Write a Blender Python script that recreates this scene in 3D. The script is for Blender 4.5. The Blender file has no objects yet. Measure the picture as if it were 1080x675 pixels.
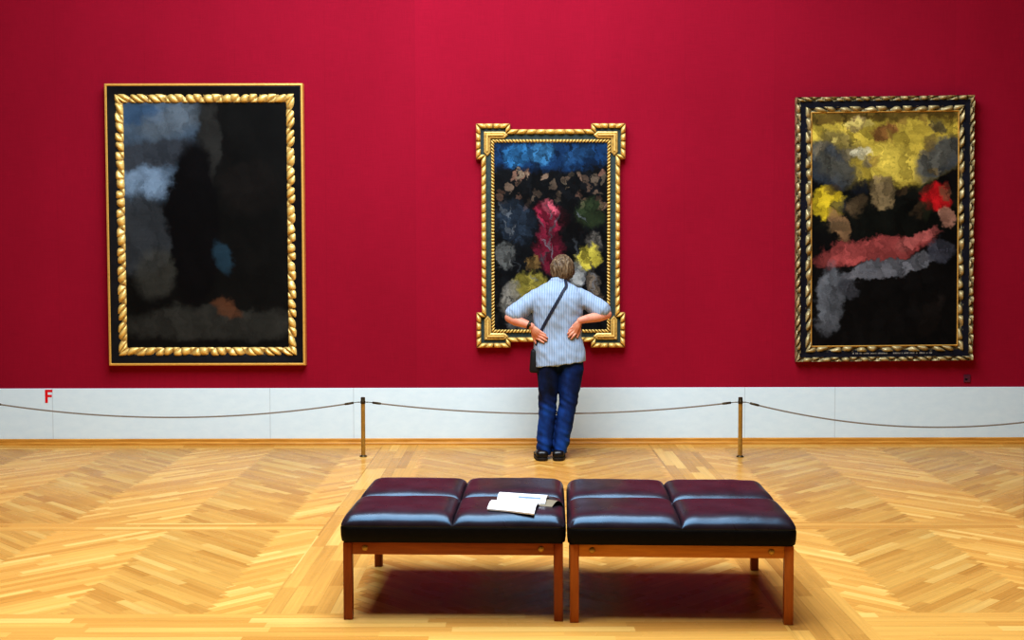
import bpy, bmesh, math, random
from mathutils import Vector, Matrix, noise
from mathutils.bvhtree import BVHTree

random.seed(7)
PI = math.pi
scene = bpy.context.scene
C = scene.collection

# ------------------------------------------------------------------ camera
CAM = Vector((0.0, -10.5, 1.595))
FPX = 1251.0
PITCH = math.atan((337.5 - 279.0) / FPX)
ROLL = math.radians(-0.10)
cam_d = bpy.data.cameras.new('camera')
cam_d.sensor_width = 36.0
cam_d.lens = FPX / 1080.0 * 36.0
cam = bpy.data.objects.new('camera', cam_d)
C.objects.link(cam)
cam.matrix_world = (Matrix.Translation(CAM) @ Matrix.Rotation(PI / 2 - PITCH, 4, 'X')
                    @ Matrix.Rotation(ROLL, 4, 'Z'))
scene.camera = cam
LOOK = 'Medium High Contrast'
scene.view_settings.view_transform = 'Standard'
scene.view_settings.look = LOOK
scene.cycles.use_denoising = True
scene.cycles.max_bounces = 10
scene.cycles.diffuse_bounces = 5
scene.cycles.caustics_reflective = False
scene.cycles.caustics_refractive = False


def ray(px, py):
    xc = (px - 540.0) / FPX
    yc = -(py - 337.5) / FPX
    F = Vector((0, math.cos(PITCH), -math.sin(PITCH)))
    U = Vector((0, math.sin(PITCH), math.cos(PITCH)))
    return F + Vector((1, 0, 0)) * xc + U * yc


def atY(px, py, y):
    d = ray(px, py)
    return CAM + d * ((y - CAM.y) / d.y)


def onfloor(px, py, z=0.0):
    d = ray(px, py)
    return CAM + d * ((z - CAM.z) / d.z)


# ------------------------------------------------------------------ node helper
class V:
    def __init__(s, nb, k): s.nb, s.k = nb, k
    def __add__(s, o): return s.nb.m('ADD', s, o)
    __radd__ = __add__
    def __sub__(s, o): return s.nb.m('SUBTRACT', s, o)
    def __rsub__(s, o): return s.nb.m('SUBTRACT', o, s)
    def __mul__(s, o): return s.nb.m('MULTIPLY', s, o)
    __rmul__ = __mul__
    def __truediv__(s, o): return s.nb.m('DIVIDE', s, o)
    def floor(s): return s.nb.m('FLOOR', s)
    def fract(s): return s.nb.m('FRACT', s)
    def abs(s): return s.nb.m('ABSOLUTE', s)
    def gt(s, o): return s.nb.m('GREATER_THAN', s, o)
    def lt(s, o): return s.nb.m('LESS_THAN', s, o)


class NB:
    def __init__(self, name):
        self.mat = bpy.data.materials.new(name)
        self.mat.use_nodes = True
        self.nt = self.mat.node_tree
        self.bsdf = self.nt.nodes['Principled BSDF']

    def n(self, t, **kw):
        nd = self.nt.nodes.new(t)
        for k, v in kw.items():
            setattr(nd, k, v)
        return nd

    def plug(self, inp, v):
        if isinstance(v, V):
            self.nt.links.new(v.k, inp)
        elif v is not None:
            if isinstance(v, (tuple, list)) and len(v) == 3 and inp.type == 'RGBA':
                v = (*v, 1)
            inp.default_value = v

    def m(self, op, a, b=None, c=None, clamp=False):
        nd = self.n('ShaderNodeMath', operation=op, use_clamp=clamp)
        for i, v in enumerate((a, b, c)):
            self.plug(nd.inputs[i], v)
        return V(self, nd.outputs[0])

    def xyz(self, space='Object'):
        tc = self.n('ShaderNodeTexCoord')
        sp = self.n('ShaderNodeSeparateXYZ')
        self.nt.links.new(tc.outputs[space], sp.inputs[0])
        return [V(self, sp.outputs[i]) for i in range(3)]

    def vec(self, x, y, z=0.0):
        nd = self.n('ShaderNodeCombineXYZ')
        for i, v in enumerate((x, y, z)):
            self.plug(nd.inputs[i], v)
        return V(self, nd.outputs[0])

    def coord(self, space='Object'):
        return V(self, self.n('ShaderNodeTexCoord').outputs[space])

    def noise(self, vec, scale=5.0, detail=4.0, rough=0.5, dist=0.0):
        nd = self.n('ShaderNodeTexNoise')
        self.plug(nd.inputs['Vector'], vec)
        nd.inputs['Scale'].default_value = scale
        nd.inputs['Detail'].default_value = detail
        nd.inputs['Roughness'].default_value = rough
        nd.inputs['Distortion'].default_value = dist
        return V(self, nd.outputs[0]), V(self, nd.outputs[1])

    def white(self, vec):
        nd = self.n('ShaderNodeTexWhiteNoise', noise_dimensions='3D')
        self.plug(nd.inputs['Vector'], vec)
        return V(self, nd.outputs['Value'])

    def mixf(self, f, a, b):
        nd = self.n('ShaderNodeMix', data_type='FLOAT')
        self.plug(nd.inputs[0], f); self.plug(nd.inputs[2], a); self.plug(nd.inputs[3], b)
        return V(self, nd.outputs[0])

    def mixc(self, f, a, b, blend='MIX'):
        nd = self.n('ShaderNodeMix', data_type='RGBA', blend_type=blend)
        self.plug(nd.inputs[0], f); self.plug(nd.inputs[6], a); self.plug(nd.inputs[7], b)
        return V(self, nd.outputs[2])

    def maprange(self, v, a, b, c, d, smooth=False):
        nd = self.n('ShaderNodeMapRange', interpolation_type='SMOOTHSTEP' if smooth else 'LINEAR')
        for i, x in enumerate((v, a, b, c, d)):
            self.plug(nd.inputs[i], x)
        return V(self, nd.outputs[0])

    def ramp(self, v, stops):
        nd = self.n('ShaderNodeValToRGB')
        self.plug(nd.inputs[0], v)
        e = nd.color_ramp.elements
        while len(e) < len(stops):
            e.new(0.5)
        for i, (p, c) in enumerate(stops):
            e[i].position = p
            e[i].color = (*c, 1)
        return V(self, nd.outputs[0])

    def attr(self, name):
        nd = self.n('ShaderNodeAttribute', attribute_name=name)
        return V(self, nd.outputs['Fac'])

    def bump(self, h, strength=0.3, dist=0.01):
        nd = self.n('ShaderNodeBump')
        nd.inputs['Strength'].default_value = strength
        nd.inputs['Distance'].default_value = dist
        self.plug(nd.inputs['Height'], h)
        self.nt.links.new(nd.outputs[0], self.bsdf.inputs['Normal'])

    def set(self, **kw):
        names = {'color': 'Base Color', 'rough': 'Roughness', 'metal': 'Metallic', 'spec': 'Specular IOR Level',
                 'ior': 'IOR', 'coat': 'Coat Weight', 'coat_rough': 'Coat Roughness', 'sheen': 'Sheen Weight',
                 'tint': 'Specular Tint', 'alpha': 'Alpha', 'sss': 'Subsurface Weight', 'trans': 'Transmission Weight',
                 'emit': 'Emission Color', 'emit_s': 'Emission Strength'}
        for k, v in kw.items():
            self.plug(self.bsdf.inputs[names[k]], v)
        return self.mat


def S(r, g, b):
    """sRGB 0-255 -> linear"""
    def f(c):
        c /= 255.0
        return c / 12.92 if c <= 0.04045 else ((c + 0.055) / 1.055) ** 2.4
    return (f(r), f(g), f(b))


def plain(name, col, rough=0.5, var=0.12, scale=20, **kw):
    nb = NB(name)
    f, _ = nb.noise(nb.coord(), scale, 3)
    lo = tuple(c * (1 - var) for c in col)
    hi = tuple(min(1, c * (1 + var)) for c in col)
    nb.set(color=nb.ramp(f, [(0.3, lo), (0.7, hi)]), rough=rough, **kw)
    return nb.mat


# ------------------------------------------------------------------ materials
def mat_floor():
    nb = NB('oak_parquet')
    X, Y, Z = nb.xyz('Object')
    D = Y + 10.5
    bw = 0.052
    P = bw * math.sqrt(2)
    u = (X - 0.215).abs()
    jit = nb.m('PINGPONG', D, P / 2)
    k = ((u + jit - (1.615 + P / 4)) / 0.67).floor()
    par = (k * 0.5).fract().gt(0.25)           # 1 for odd columns (sheen painted in paler)
    r2 = 1 / math.sqrt(2)
    ca, cb = (D + u) * r2, (D - u) * r2
    c = nb.mixf(par, cb, ca)
    a = nb.mixf(par, ca, cb)
    cid = (c / bw).floor()
    jo = nb.white(nb.vec(cid, k, 3.0))
    jid = (a / 0.52 + jo).floor()
    # strips along the depth
    strip = u.gt(0.985) * u.lt(1.365)
    scid = (X / 0.076).floor()
    sj = (D / 0.85 + nb.white(nb.vec(scid, 5.0, 1.0))).floor()
    # strips along the width
    tr1 = D.gt(7.07) * D.lt(7.27)
    tr2 = D.lt(5.36)
    tr3 = D.gt(10.25)
    tcid = (D / 0.067).floor()
    tj = (X / 0.8 + nb.white(nb.vec(tcid, 9.0, 2.0))).floor()
    right = X.gt(0.2)
    cross = nb.m('MAXIMUM', nb.m('MAXIMUM', tr1, tr3) * (1.0 - strip), tr2 * (1.0 - strip * right))
    longi = strip * (1.0 - cross)
    ID = nb.mixf(cross, nb.mixf(longi, cid, scid + 211.0), tcid + 577.0)
    JD = nb.mixf(cross, nb.mixf(longi, jid, sj), tj)
    KD = nb.mixf(cross, nb.mixf(longi, k, 40.0), 60.0)
    AC = nb.mixf(cross, nb.mixf(longi, c, X * 1.0), D)
    AL = nb.mixf(cross, nb.mixf(longi, a, D), X)
    WD = nb.mixf(cross, nb.mixf(longi, bw, 0.076), 0.067)
    rnd = nb.white(nb.vec(ID, JD, KD))
    g, _ = nb.noise(nb.vec(AL * 1.6 + rnd * 31.0, AC * 70.0, rnd * 17.0), 1.0, 4, 0.6)
    big, _ = nb.noise(nb.vec(X, D, 0.0), 0.7, 2)
    base = nb.ramp(rnd, [(0.0, S(188, 134, 63)), (0.3, S(200, 147, 73)), (0.75, S(208, 158, 81)), (1.0, S(220, 178, 102))])
    gf = nb.maprange(g, 0.25, 0.75, 0.80, 1.14)
    of = nb.mixf(cross, nb.mixf(longi, nb.mixf(par, 0.88, 1.06), 0.80 + (rnd * 0.24)), 1.02)  # column factors paint in the sheen that grain direction gives
    bf = nb.maprange(big, 0.3, 0.7, 0.94, 1.05)
    edge = (AC / WD).fract()
    e = nb.m('MINIMUM', edge, 1.0 - edge)
    gap = nb.maprange(e, 0.0, 0.035, 0.72, 1.0)
    f = gf * of * bf * gap
    col = nb.mixc(1.0, base, nb.vec(f, f, f), 'MULTIPLY')
    rr, _ = nb.noise(nb.vec(X, D, 4.0), 3.0, 3)
    nb.set(color=col, rough=nb.maprange(rr, 0.3, 0.7, 0.20, 0.30) + (rnd * 0.06), ior=1.15)
    nb.bump(gap, 0.12, 0.002)
    return nb.mat


def mat_red_wall():
    nb = NB('crimson_wall_fabric')
    X, Y, Z = nb.xyz('Object')
    f, _ = nb.noise(nb.vec(X * 0.6, 0.0, Z * 0.35), 1.5, 4)
    w1, _ = nb.noise(nb.vec(X * 260, Y * 260, Z * 6), 1.0, 2)
    w2, _ = nb.noise(nb.vec(X * 6, Y * 6, Z * 260), 1.0, 2)
    col = nb.ramp(f, [(0.25, S(142, 14, 42)), (0.75, S(156, 18, 48))])
    ww = nb.maprange(w1 + w2, 0.7, 1.3, 0.90, 1.10)
    t = ((X + 0.06) / 0.79).fract()
    seam = nb.maprange(nb.m('MINIMUM', t, 1.0 - t), 0.0, 0.006, 0.90, 1.0)
    sh = nb.white(nb.vec(((X + 0.06) / 0.79).floor(), 1.0, 2.0))
    f2 = ww * seam * nb.maprange(sh, 0, 1, 0.96, 1.03)
    nb.set(color=nb.mixc(1.0, col, nb.vec(f2, f2, f2), 'MULTIPLY'), rough=0.9, spec=0.15)
    nb.bump(w1 + w2, 0.15, 0.002)
    return nb.mat


def mat_wainscot():
    nb = NB('white_painted_panel')
    X, Y, Z = nb.xyz('Object')
    f, _ = nb.noise(nb.vec(X * 3, Y, Z * 6), 3.0, 5, 0.6)
    col = nb.ramp(f, [(0.3, S(216, 237, 246)), (0.7, S(224, 243, 250))])
    line = 1.0
    for px in (56, 285, 373, 785, 880):
        xx = atY(px, 435, 0).x
        d = (X - xx).abs()
        line = nb.maprange(d, 0.002, 0.006, 0.80, 1.0) * line
    nb.set(color=nb.mixc(1.0, col, nb.vec(line, line, line), 'MULTIPLY'), rough=0.6, spec=0.25)
    nb.bump(f, 0.1, 0.003)
    return nb.mat


def mat_wood(name, lo, hi, axis='X', rough=0.4):
    nb = NB(name)
    x, y, z = nb.xyz('Object')
    ax = {'X': (x * 4, y * 60, z * 60), 'Y': (x * 60, y * 4, z * 60), 'Z': (x * 60, y * 60, z * 4)}[axis]
    f, _ = nb.noise(nb.vec(*ax), 1.0, 5, 0.6, 0.5)
    nb.set(color=nb.ramp(f, [(0.3, lo), (0.72, hi)]), rough=rough, spec=0.35)
    nb.bump(f, 0.08, 0.002)
    return nb.mat


def mat_leather():
    nb = NB('aubergine_black_leather')
    co = nb.coord()
    f, _ = nb.noise(co, 9.0, 4)
    cr, _ = nb.noise(co, 260.0, 2)
    wr, _ = nb.noise(co, 14.0, 3, 0.5, 1.5)
    nb.set(color=nb.ramp(f, [(0.3, S(34, 26, 32)), (0.7, S(48, 36, 43))]),
           rough=nb.maprange(wr, 0.3, 0.7, 0.27, 0.33), spec=0.5, tint=(0.36, 0.70, 1.0))
    nb.bump(wr, 0.06, 0.006)
    return nb.mat


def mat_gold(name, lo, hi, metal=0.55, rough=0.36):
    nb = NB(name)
    t = nb.attr('shade_tone')  # per-vertex relief shade, painted into the gilding as browner recesses
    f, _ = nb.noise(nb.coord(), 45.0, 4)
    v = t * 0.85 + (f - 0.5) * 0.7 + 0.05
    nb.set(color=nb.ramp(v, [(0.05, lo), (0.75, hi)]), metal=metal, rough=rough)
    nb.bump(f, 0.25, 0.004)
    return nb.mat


def mat_canvas(name, w, h, base, blobs, grain=0.35, seed=0.0, scale=5.0, dist=0.07, dab=14.0, dabs=0.3):
    """painted stand-in: soft patches of colour, broken up with brush-like noise; local x,z metres"""
    nb = NB(name)
    x, y, z = nb.xyz('Object')
    U, W = x / w + 0.5, z / h + 0.5
    asp = h / w
    _, c1 = nb.noise(nb.vec(U * 1.0, W * asp, seed), scale, 4, 0.6)
    _, c2 = nb.noise(nb.vec(U * 1.0, W * asp, seed + 7), scale * 4, 3, 0.6)
    s1, s2 = nb.n('ShaderNodeSeparateColor'), nb.n('ShaderNodeSeparateColor')
    nb.nt.links.new(c1.k, s1.inputs[0]); nb.nt.links.new(c2.k, s2.inputs[0])
    du = (V(nb, s1.outputs[0]) - 0.5) * (dist * 2) + (V(nb, s2.outputs[0]) - 0.5) * dist
    dw = (V(nb, s1.outputs[1]) - 0.5) * (dist * 1.4) + (V(nb, s2.outputs[1]) - 0.5) * dist * 0.7
    U2, W2 = U + du, W + dw
    col = base
    first = True
    for (cx, cy, rx, ry, rot, rgb, soft, op) in blobs:
        ca, sa = math.cos(rot), math.sin(rot)
        dx, dy = U2 - cx, (W2 - cy) * asp
        ex = (dx * ca + dy * sa) / rx
        ey = (dy * ca - dx * sa) / (ry * asp)
        r = nb.m('SQRT', ex * ex + ey * ey)
        soft *= .42
        m = nb.maprange(r, 1.0 + soft, max(0.0, 1.0 - soft), 0.0, op, True)
        col = nb.mixc(m, col, S(*rgb))
    vo = nb.n('ShaderNodeTexVoronoi', feature='F1')
    nb.plug(vo.inputs['Vector'], nb.vec(U2 * dab + du * 8.0, W2 * asp * dab * 0.55 + U * 3.0, seed))
    vo.inputs['Scale'].default_value = 1.0
    sv = nb.n('ShaderNodeSeparateColor')
    nb.nt.links.new(vo.outputs['Color'], sv.inputs[0])
    dv = V(nb, sv.outputs[0])
    fd = nb.maprange(dv, 0.0, 1.0, 1 - dabs, 1 + dabs) * nb.maprange(V(nb, vo.outputs['Distance']), 0.0, 0.8, 1.12, 0.72)
    col = nb.mixc(1.0, col, nb.vec(fd, fd, fd), 'MULTIPLY')
    br, _ = nb.noise(nb.vec(U * 22 + du * 60, W * asp * 14, seed), 1.0, 5, 0.7)
    f = nb.maprange(br, 0.25, 0.75, 1 - grain, 1 + grain)
    col = nb.mixc(1.0, col, nb.vec(f, f, f), 'MULTIPLY')
    nb.set(color=col, rough=0.55, spec=0.12)
    return nb.mat


def mat_shirt():
    nb = NB('blue_white_striped_cotton')
    x, y, z = nb.xyz('Object')
    n, _ = nb.noise(nb.coord(), 6.0, 3)
    wob = (n - 0.5) * 0.012
    s = ((x + wob) / 0.0125).fract()
    st = nb.m('MINIMUM', s, 1.0 - s)
    t = nb.maprange(st, 0.12, 0.3, 0.0, 1.0, True)
    col = nb.mixc(t, S(112, 138, 168), S(172, 187, 204))
    nb.set(color=col, rough=0.85, spec=0.2, sheen=0.1)
    return nb.mat


def mat_jeans():
    nb = NB('dark_blue_denim')
    x, y, z = nb.xyz('Object')
    n, _ = nb.noise(nb.vec(x, y, z * 0.5), 9.0, 4)
    w, _ = nb.noise(nb.vec(x * 200, y * 200, z * 60), 1.0, 2)
    zz = nb.maprange(z, 0.38, 0.56, 1.0, 0.0, True)
    leg = nb.maprange(x, -0.05, 0.03, 0.0, 1.0, True)
    m = nb.m('MAXIMUM', zz, leg * 0.62)
    v = n * 0.75 + w * 0.12 + m * 0.36 - 0.16
    nb.set(color=nb.ramp(v, [(0.2, S(8, 12, 24)), (0.5, S(16, 38, 84)), (0.82, S(28, 78, 156))]), rough=0.8, spec=0.2)
    return nb.mat


def mat_hair():
    nb = NB('brown_grey_hair')
    x, y, z = nb.xyz('Object')
    n, _ = nb.noise(nb.vec(x * 70, y * 70, z * 9), 1.0, 4, 0.6, 0.6)
    nb.set(color=nb.ramp(n, [(0.3, S(52, 38, 26)), (0.5, S(98, 78, 56)), (0.72, S(160, 138, 108))]), rough=0.55, spec=0.3)
    nb.bump(n, 0.7, 0.01)
    return nb.mat


def mat_skin():
    nb = NB('skin')
    n, _ = nb.noise(nb.coord(), 18.0, 3)
    nb.set(color=nb.ramp(n, [(0.3, S(206, 132, 108)), (0.7, S(228, 164, 136))]), rough=0.5, spec=0.3, sss=0.0)
    return nb.mat


M = {}
M['floor'] = mat_floor()
M['red'] = mat_red_wall()
M['red_far'] = plain('deep_crimson_wall_paint', S(44, 22, 28), 0.9, 0.06, 2)
M['white'] = mat_wainscot()
M['ceil'] = plain('white_ceiling_plaster', (0.82, 0.82, 0.8), 0.9, 0.03, 3)
M['skirt'] = mat_wood('oak_skirting', S(178, 116, 38), S(218, 160, 74), 'X', 0.4)
M['wood_red'] = mat_wood('teak_red_brown', S(130, 62, 20), S(170, 92, 34), 'X', 0.38)
M['wood_red_z'] = mat_wood('teak_red_brown_upright', S(118, 52, 18), S(158, 78, 30), 'Z', 0.38)
M['wood_pale'] = mat_wood('teak_golden_brown', S(186, 112, 38), S(218, 148, 62), 'X', 0.38)
M['wood_pale_z'] = mat_wood('teak_golden_brown_upright', S(150, 78, 26), S(190, 110, 44), 'Z', 0.38)
M['leather'] = mat_leather()
M['border'] = plain('shaded_leather_border', (0.004, 0.0035, 0.0035), 0.55, 0.3, 40, spec=0.15)  # leather of the unlit seat sides, shade painted in as near-black
M['brass'] = plain('aged_brass', S(176, 138, 66), 0.38, 0.2, 30, metal=0.45)
M['brass_dark'] = plain('dark_bronze', S(74, 62, 40), 0.4, 0.2, 30, metal=0.7)
M['rope'] = plain('grey_tan_rope', S(132, 124, 112), 0.9, 0.2, 200)
M['gold'] = mat_gold('gilded_carving', S(112, 62, 10), S(250, 214, 128), 0.35, 0.4)
M['gold_plain'] = mat_gold('gilded_edge', S(160, 104, 30), S(232, 184, 96), 0.35)
M['gold_grey'] = mat_gold('worn_silver_gilt', S(40, 34, 22), S(190, 172, 124), 0.35, 0.45)
M['black_frame'] = plain('ebonised_wood', (0.006, 0.006, 0.008), 0.45, 0.3, 12, spec=0.25)
M['navy_frame'] = plain('blue_black_wood', (0.007, 0.008, 0.016), 0.5, 0.3, 12, spec=0.25)
M['slate_frame'] = plain('slate_green_wood', S(54, 68, 68), 0.6, 0.18, 25, spec=0.25)
M['letter'] = plain('faint_grey_lettering', S(150, 146, 136), 0.7)
M['red_paint'] = plain('signal_red_vinyl', S(226, 18, 34), 0.5, 0.03)
M['paper'] = plain('white_paper', (0.93, 0.94, 0.95), 0.7, 0.02, 10)
M['grey_print'] = plain('blue_grey_print', S(112, 134, 168), 0.7)
M['tan_card'] = plain('tan_card_cover', S(120, 108, 84), 0.7)
M['plate'] = plain('dull_plum_plastic', S(96, 40, 62), 0.35, 0.1)
M['shirt'] = mat_shirt()
M['jeans'] = mat_jeans()
M['hair'] = mat_hair()
M['skin'] = mat_skin()
M['shoe'] = plain('black_brown_shoe_leather', S(22, 17, 15), 0.35, 0.3, 20)
M['sole'] = plain('dark_rubber', S(34, 28, 24), 0.7)
M['bag'] = plain('black_nylon', S(5, 5, 7), 0.7, 0.3, 60)
M['strap'] = plain('dark_navy_webbing', S(18, 26, 46), 0.7, 0.2, 90)
M['eye'] = plain('eye', (0.75, 0.74, 0.7), 0.2, 0.02)
M['glass'] = plain('opal_glass', (0.85, 0.88, 0.9), 0.3, 0.02)

# ------------------------------------------------------------------ object helpers


def obj(name, bm, m, parent=None, loc=None, smooth=False, label=None, auto=None):
    if isinstance(bm, bpy.types.Mesh):
        me = bm
    else:
        me = bpy.data.meshes.new(name)
        bm.normal_update()
        bm.to_mesh(me)
        bm.free()
    if m is not None:
        me.materials.clear()
        me.materials.append(m)
    for p in me.polygons:
        p.use_smooth = smooth
    if auto is not None:
        me.set_sharp_from_angle(angle=math.radians(auto))
    o = bpy.data.objects.new(name, me)
    C.objects.link(o)
    if parent is not None:
        o.parent = parent
    if loc is not None:
        o.location = loc
    if label:
        o['label'] = label
    return o


def tag(o, label, cat, group=None, kind=None):
    o['label'] = label
    o['category'] = cat
    if group:
        o['group'] = group
    if kind:
        o['kind'] = kind
    return o


def thing(name, label, cat, loc=(0, 0, 0), rz=0.0, group=None):
    o = bpy.data.objects.new(name, None)
    o.empty_display_size = 0.1
    C.objects.link(o)
    o.location = loc
    o.rotation_euler = (0, 0, rz)
    return tag(o, label, cat, group)


def struct(name, bm, m, label, cat, **kw):
    o = obj(name, bm, m, **kw)
    return tag(o, label, cat, kind='structure')


def dup(root, loc, rz, label, mats=None):
    r = root.copy(); C.objects.link(r)
    r.location = loc; r.rotation_euler = (0, 0, rz); r['label'] = label

    def rec(src, dst):
        for ch in list(src.children):
            c = ch.copy()
            if mats and c.type == 'MESH' and c.data.materials[0].name in mats:
                c.data = c.data.copy()
                c.data.materials[0] = mats[c.data.materials[0].name]
            C.objects.link(c); c.parent = dst
            rec(ch, c)
    rec(root, r)
    return r


def box(bm, x0, x1, y0, y1, z0, z1, bev=0.0, seg=2):
    vs = [bm.verts.new(p) for p in ((x0, y0, z0), (x1, y0, z0), (x1, y1, z0), (x0, y1, z0),
                                    (x0, y0, z1), (x1, y0, z1), (x1, y1, z1), (x0, y1, z1))]
    fs = [bm.faces.new([vs[i] for i in f]) for f in ((0, 3, 2, 1), (4, 5, 6, 7), (0, 1, 5, 4), (1, 2, 6, 5), (2, 3, 7, 6), (3, 0, 4, 7))]
    if bev:
        es = {e for f in fs for e in f.edges}
        bmesh.ops.bevel(bm, geom=list(es), offset=bev, segments=seg, profile=0.5, affect='EDGES')
    return bm


def loft(bm, rings, cap=True):
    """rings: lists of points, all the same count"""
    R = [[bm.verts.new(p) for p in r] for r in rings]
    n = len(R[0])
    for a, b in zip(R, R[1:]):
        for i in range(n):
            j = (i + 1) % n
            bm.faces.new((a[i], a[j], b[j], b[i]))
    if cap:
        bm.faces.new(list(reversed(R[0])))
        bm.faces.new(R[-1])
    return bm


def tube(bm, pts, rad, n=14, round_ends=True):
    pts = [Vector(p) for p in pts]
    rings = []
    if isinstance(rad, (int, float)):
        rad = [rad] * len(pts)
    up = None
    P, Rr = list(pts), list(rad)
    if round_ends:
        d0 = (pts[0] - pts[1]).normalized(); d1 = (pts[-1] - pts[-2]).normalized()
        pre = [(pts[0] + d0 * rad[0] * math.sin(a), rad[0] * math.cos(a)) for a in (1.45, 1.1, 0.7, 0.35)]
        post = [(pts[-1] + d1 * rad[-1] * math.sin(a), rad[-1] * math.cos(a)) for a in (0.35, 0.7, 1.1, 1.45)]
        P = [p for p, r in pre] + pts + [p for p, r in post]
        Rr = [r for p, r in pre] + list(rad) + [r for p, r in post]
    for i, (p, r) in enumerate(zip(P, Rr)):
        t = (P[min(i + 1, len(P) - 1)] - P[max(i - 1, 0)]).normalized()
        if up is None:
            up = t.orthogonal().normalized()
        up = (up - t * up.dot(t)).normalized()
        s = t.cross(up)
        rings.append([p + (up * math.cos(a) + s * math.sin(a)) * r for a in [2 * PI * k / n for k in range(n)]])
    return loft(bm, rings)


def smooth_path(pts, rads, sub=5):
    """Catmull-Rom through the points"""
    pts = [Vector(p) for p in pts]
    P, R = [], []
    n = len(pts)
    for i in range(n - 1):
        p0, p1, p2, p3 = pts[max(i - 1, 0)], pts[i], pts[i + 1], pts[min(i + 2, n - 1)]
        for k in range(sub):
            t = k / sub
            P.append(0.5 * ((2 * p1) + (p2 - p0) * t + (2 * p0 - 5 * p1 + 4 * p2 - p3) * t * t + (3 * p1 - p0 - 3 * p2 + p3) * t ** 3))
            R.append(rads[i] * (1 - t) + rads[i + 1] * t)
    P.append(pts[-1]); R.append(rads[-1])
    return P, R


def stube(bm, pts, rads, n=16, sub=5):
    P, R = smooth_path(pts, rads, sub)
    return tube(bm, P, R, n)


def ell(bm, c, r, rot=None, u=20, v=14):
    mtx = Matrix.Translation(Vector(c)) @ (rot.to_4x4() if rot is not None else Matrix.Identity(4)) @ Matrix.Diagonal((*r, 1))
    bmesh.ops.create_uvsphere(bm, u_segments=u, v_segments=v, radius=1.0, matrix=mtx)
    return bm


def lathe(bm, prof, n=24, c=(0, 0, 0)):
    c = Vector(c)
    rings = [[c + Vector((r * math.cos(a), r * math.sin(a), z)) for a in [2 * PI * k / n for k in range(n)]] for r, z in prof]
    return loft(bm, rings)


def fuse(bm, voxel, smooth_it=3, post=None):
    """union of overlapping closed shells -> one continuous mesh"""
    me = bpy.data.meshes.new('tmp')
    bm.normal_update(); bm.to_mesh(me); bm.free()
    o = bpy.data.objects.new('tmp', me)
    C.objects.link(o)
    md = o.modifiers.new('r', 'REMESH'); md.mode = 'VOXEL'; md.voxel_size = voxel; md.adaptivity = 0.0
    sm = o.modifiers.new('s', 'SMOOTH'); sm.factor = 0.5; sm.iterations = smooth_it
    dg = bpy.context.evaluated_depsgraph_get()
    dg.update()
    new = bpy.data.meshes.new_from_object(o.evaluated_get(dg))
    bpy.data.objects.remove(o)
    bpy.data.meshes.remove(me)
    if post:
        b = bmesh.new(); b.from_mesh(new); b.normal_update()
        post(b)
        b.to_mesh(new); b.free()
    return new


# ------------------------------------------------------------------ the room
RX0, RX1, RY0, RH = -8.0, 8.0, -14.5, 6.4
bm = bmesh.new(); box(bm, RX0 - .2, RX1 + .2, RY0 - .2, 0.2, -0.2, 0.0)
struct('floor', bm, M['floor'], 'honey oak parquet floor laid in chevrons with plank borders', 'floor')
bm = bmesh.new(); box(bm, RX0 - .2, RX1 + .2, 0.0, 0.2, 0.0, RH)
struct('wall_back', bm, M['red'], 'crimson fabric covered gallery wall behind the three paintings', 'wall')
bm = bmesh.new(); box(bm, RX0 - .2, RX0, RY0, 0.0, 0.0, RH)
struct('wall_left', bm, M['red_far'], 'crimson side wall to the left', 'wall')
bm = bmesh.new(); box(bm, RX1, RX1 + .2, RY0, 0.0, 0.0, RH)
struct('wall_right', bm, M['red_far'], 'crimson side wall to the right', 'wall')
bm = bmesh.new(); box(bm, RX0 - .2, RX1 + .2, RY0 - .2, RY0, 0.0, RH)
struct('wall_front', bm, M['red_far'], 'crimson wall behind the viewer', 'wall')
bm = bmesh.new(); box(bm, RX0 - .2, RX1 + .2, RY0 - .2, .2, RH, RH + .2)
struct('ceiling', bm, M['ceil'], 'white plaster ceiling with a skylight', 'ceiling')
WZ = atY(540, 409, -0.012).z
SZ = atY(540, 462.3, -0.03).z
bm = bmesh.new(); box(bm, RX0, RX1, -0.012, 0.0, 0.0, WZ, 0.002, 1)
struct('trim_1', bm, M['white'], 'white painted panel band along the foot of the red wall', 'wainscot')
# skirting with a rounded foot moulding
bm = bmesh.new()
prof = [(-0.012, 0), (-0.050, 0), (-0.050, 0.012), (-0.046, 0.020), (-0.036, 0.024), (-0.034, 0.026), (-0.034, SZ - .006), (-0.028, SZ), (-0.012, SZ)]
A = [bm.verts.new((RX0, y, z)) for y, z in prof]; B = [bm.verts.new((RX1, y, z)) for y, z in prof]
for i in range(len(prof) - 1):
    bm.faces.new((A[i], A[i + 1], B[i + 1], B[i]))
bm.faces.new(A); bm.faces.new(list(reversed(B)))
bmesh.ops.recalc_face_normals(bm, faces=bm.faces)
struct('baseboard_back', bm, M['skirt'], 'low oak skirting board between white band and parquet', 'skirting board')

# ------------------------------------------------------------------ light: a wide laylight in the ceiling
def area(name, loc, rot, sx, sy, power, col):
    l = bpy.data.lights.new(name, 'AREA')
    l.shape = 'RECTANGLE'; l.size = sx; l.size_y = sy; l.energy = power; l.color = col
    o = bpy.data.objects.new(name, l); C.objects.link(o)
    o.location = loc; o.rotation_euler = rot
    return o


area('skylight', (-0.45, -4.6, 6.3), (0, 0, 0), 4.6, 5.6, 960, (0.80, 0.93, 1.07))
w = bpy.data.worlds.new('world'); scene.world = w
w.use_nodes = True
w.node_tree.nodes['Background'].inputs[0].default_value = (0.6, 0.7, 0.8, 1)
w.node_tree.nodes['Background'].inputs[1].default_value = 0.3

# ------------------------------------------------------------------ framed pictures


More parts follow.
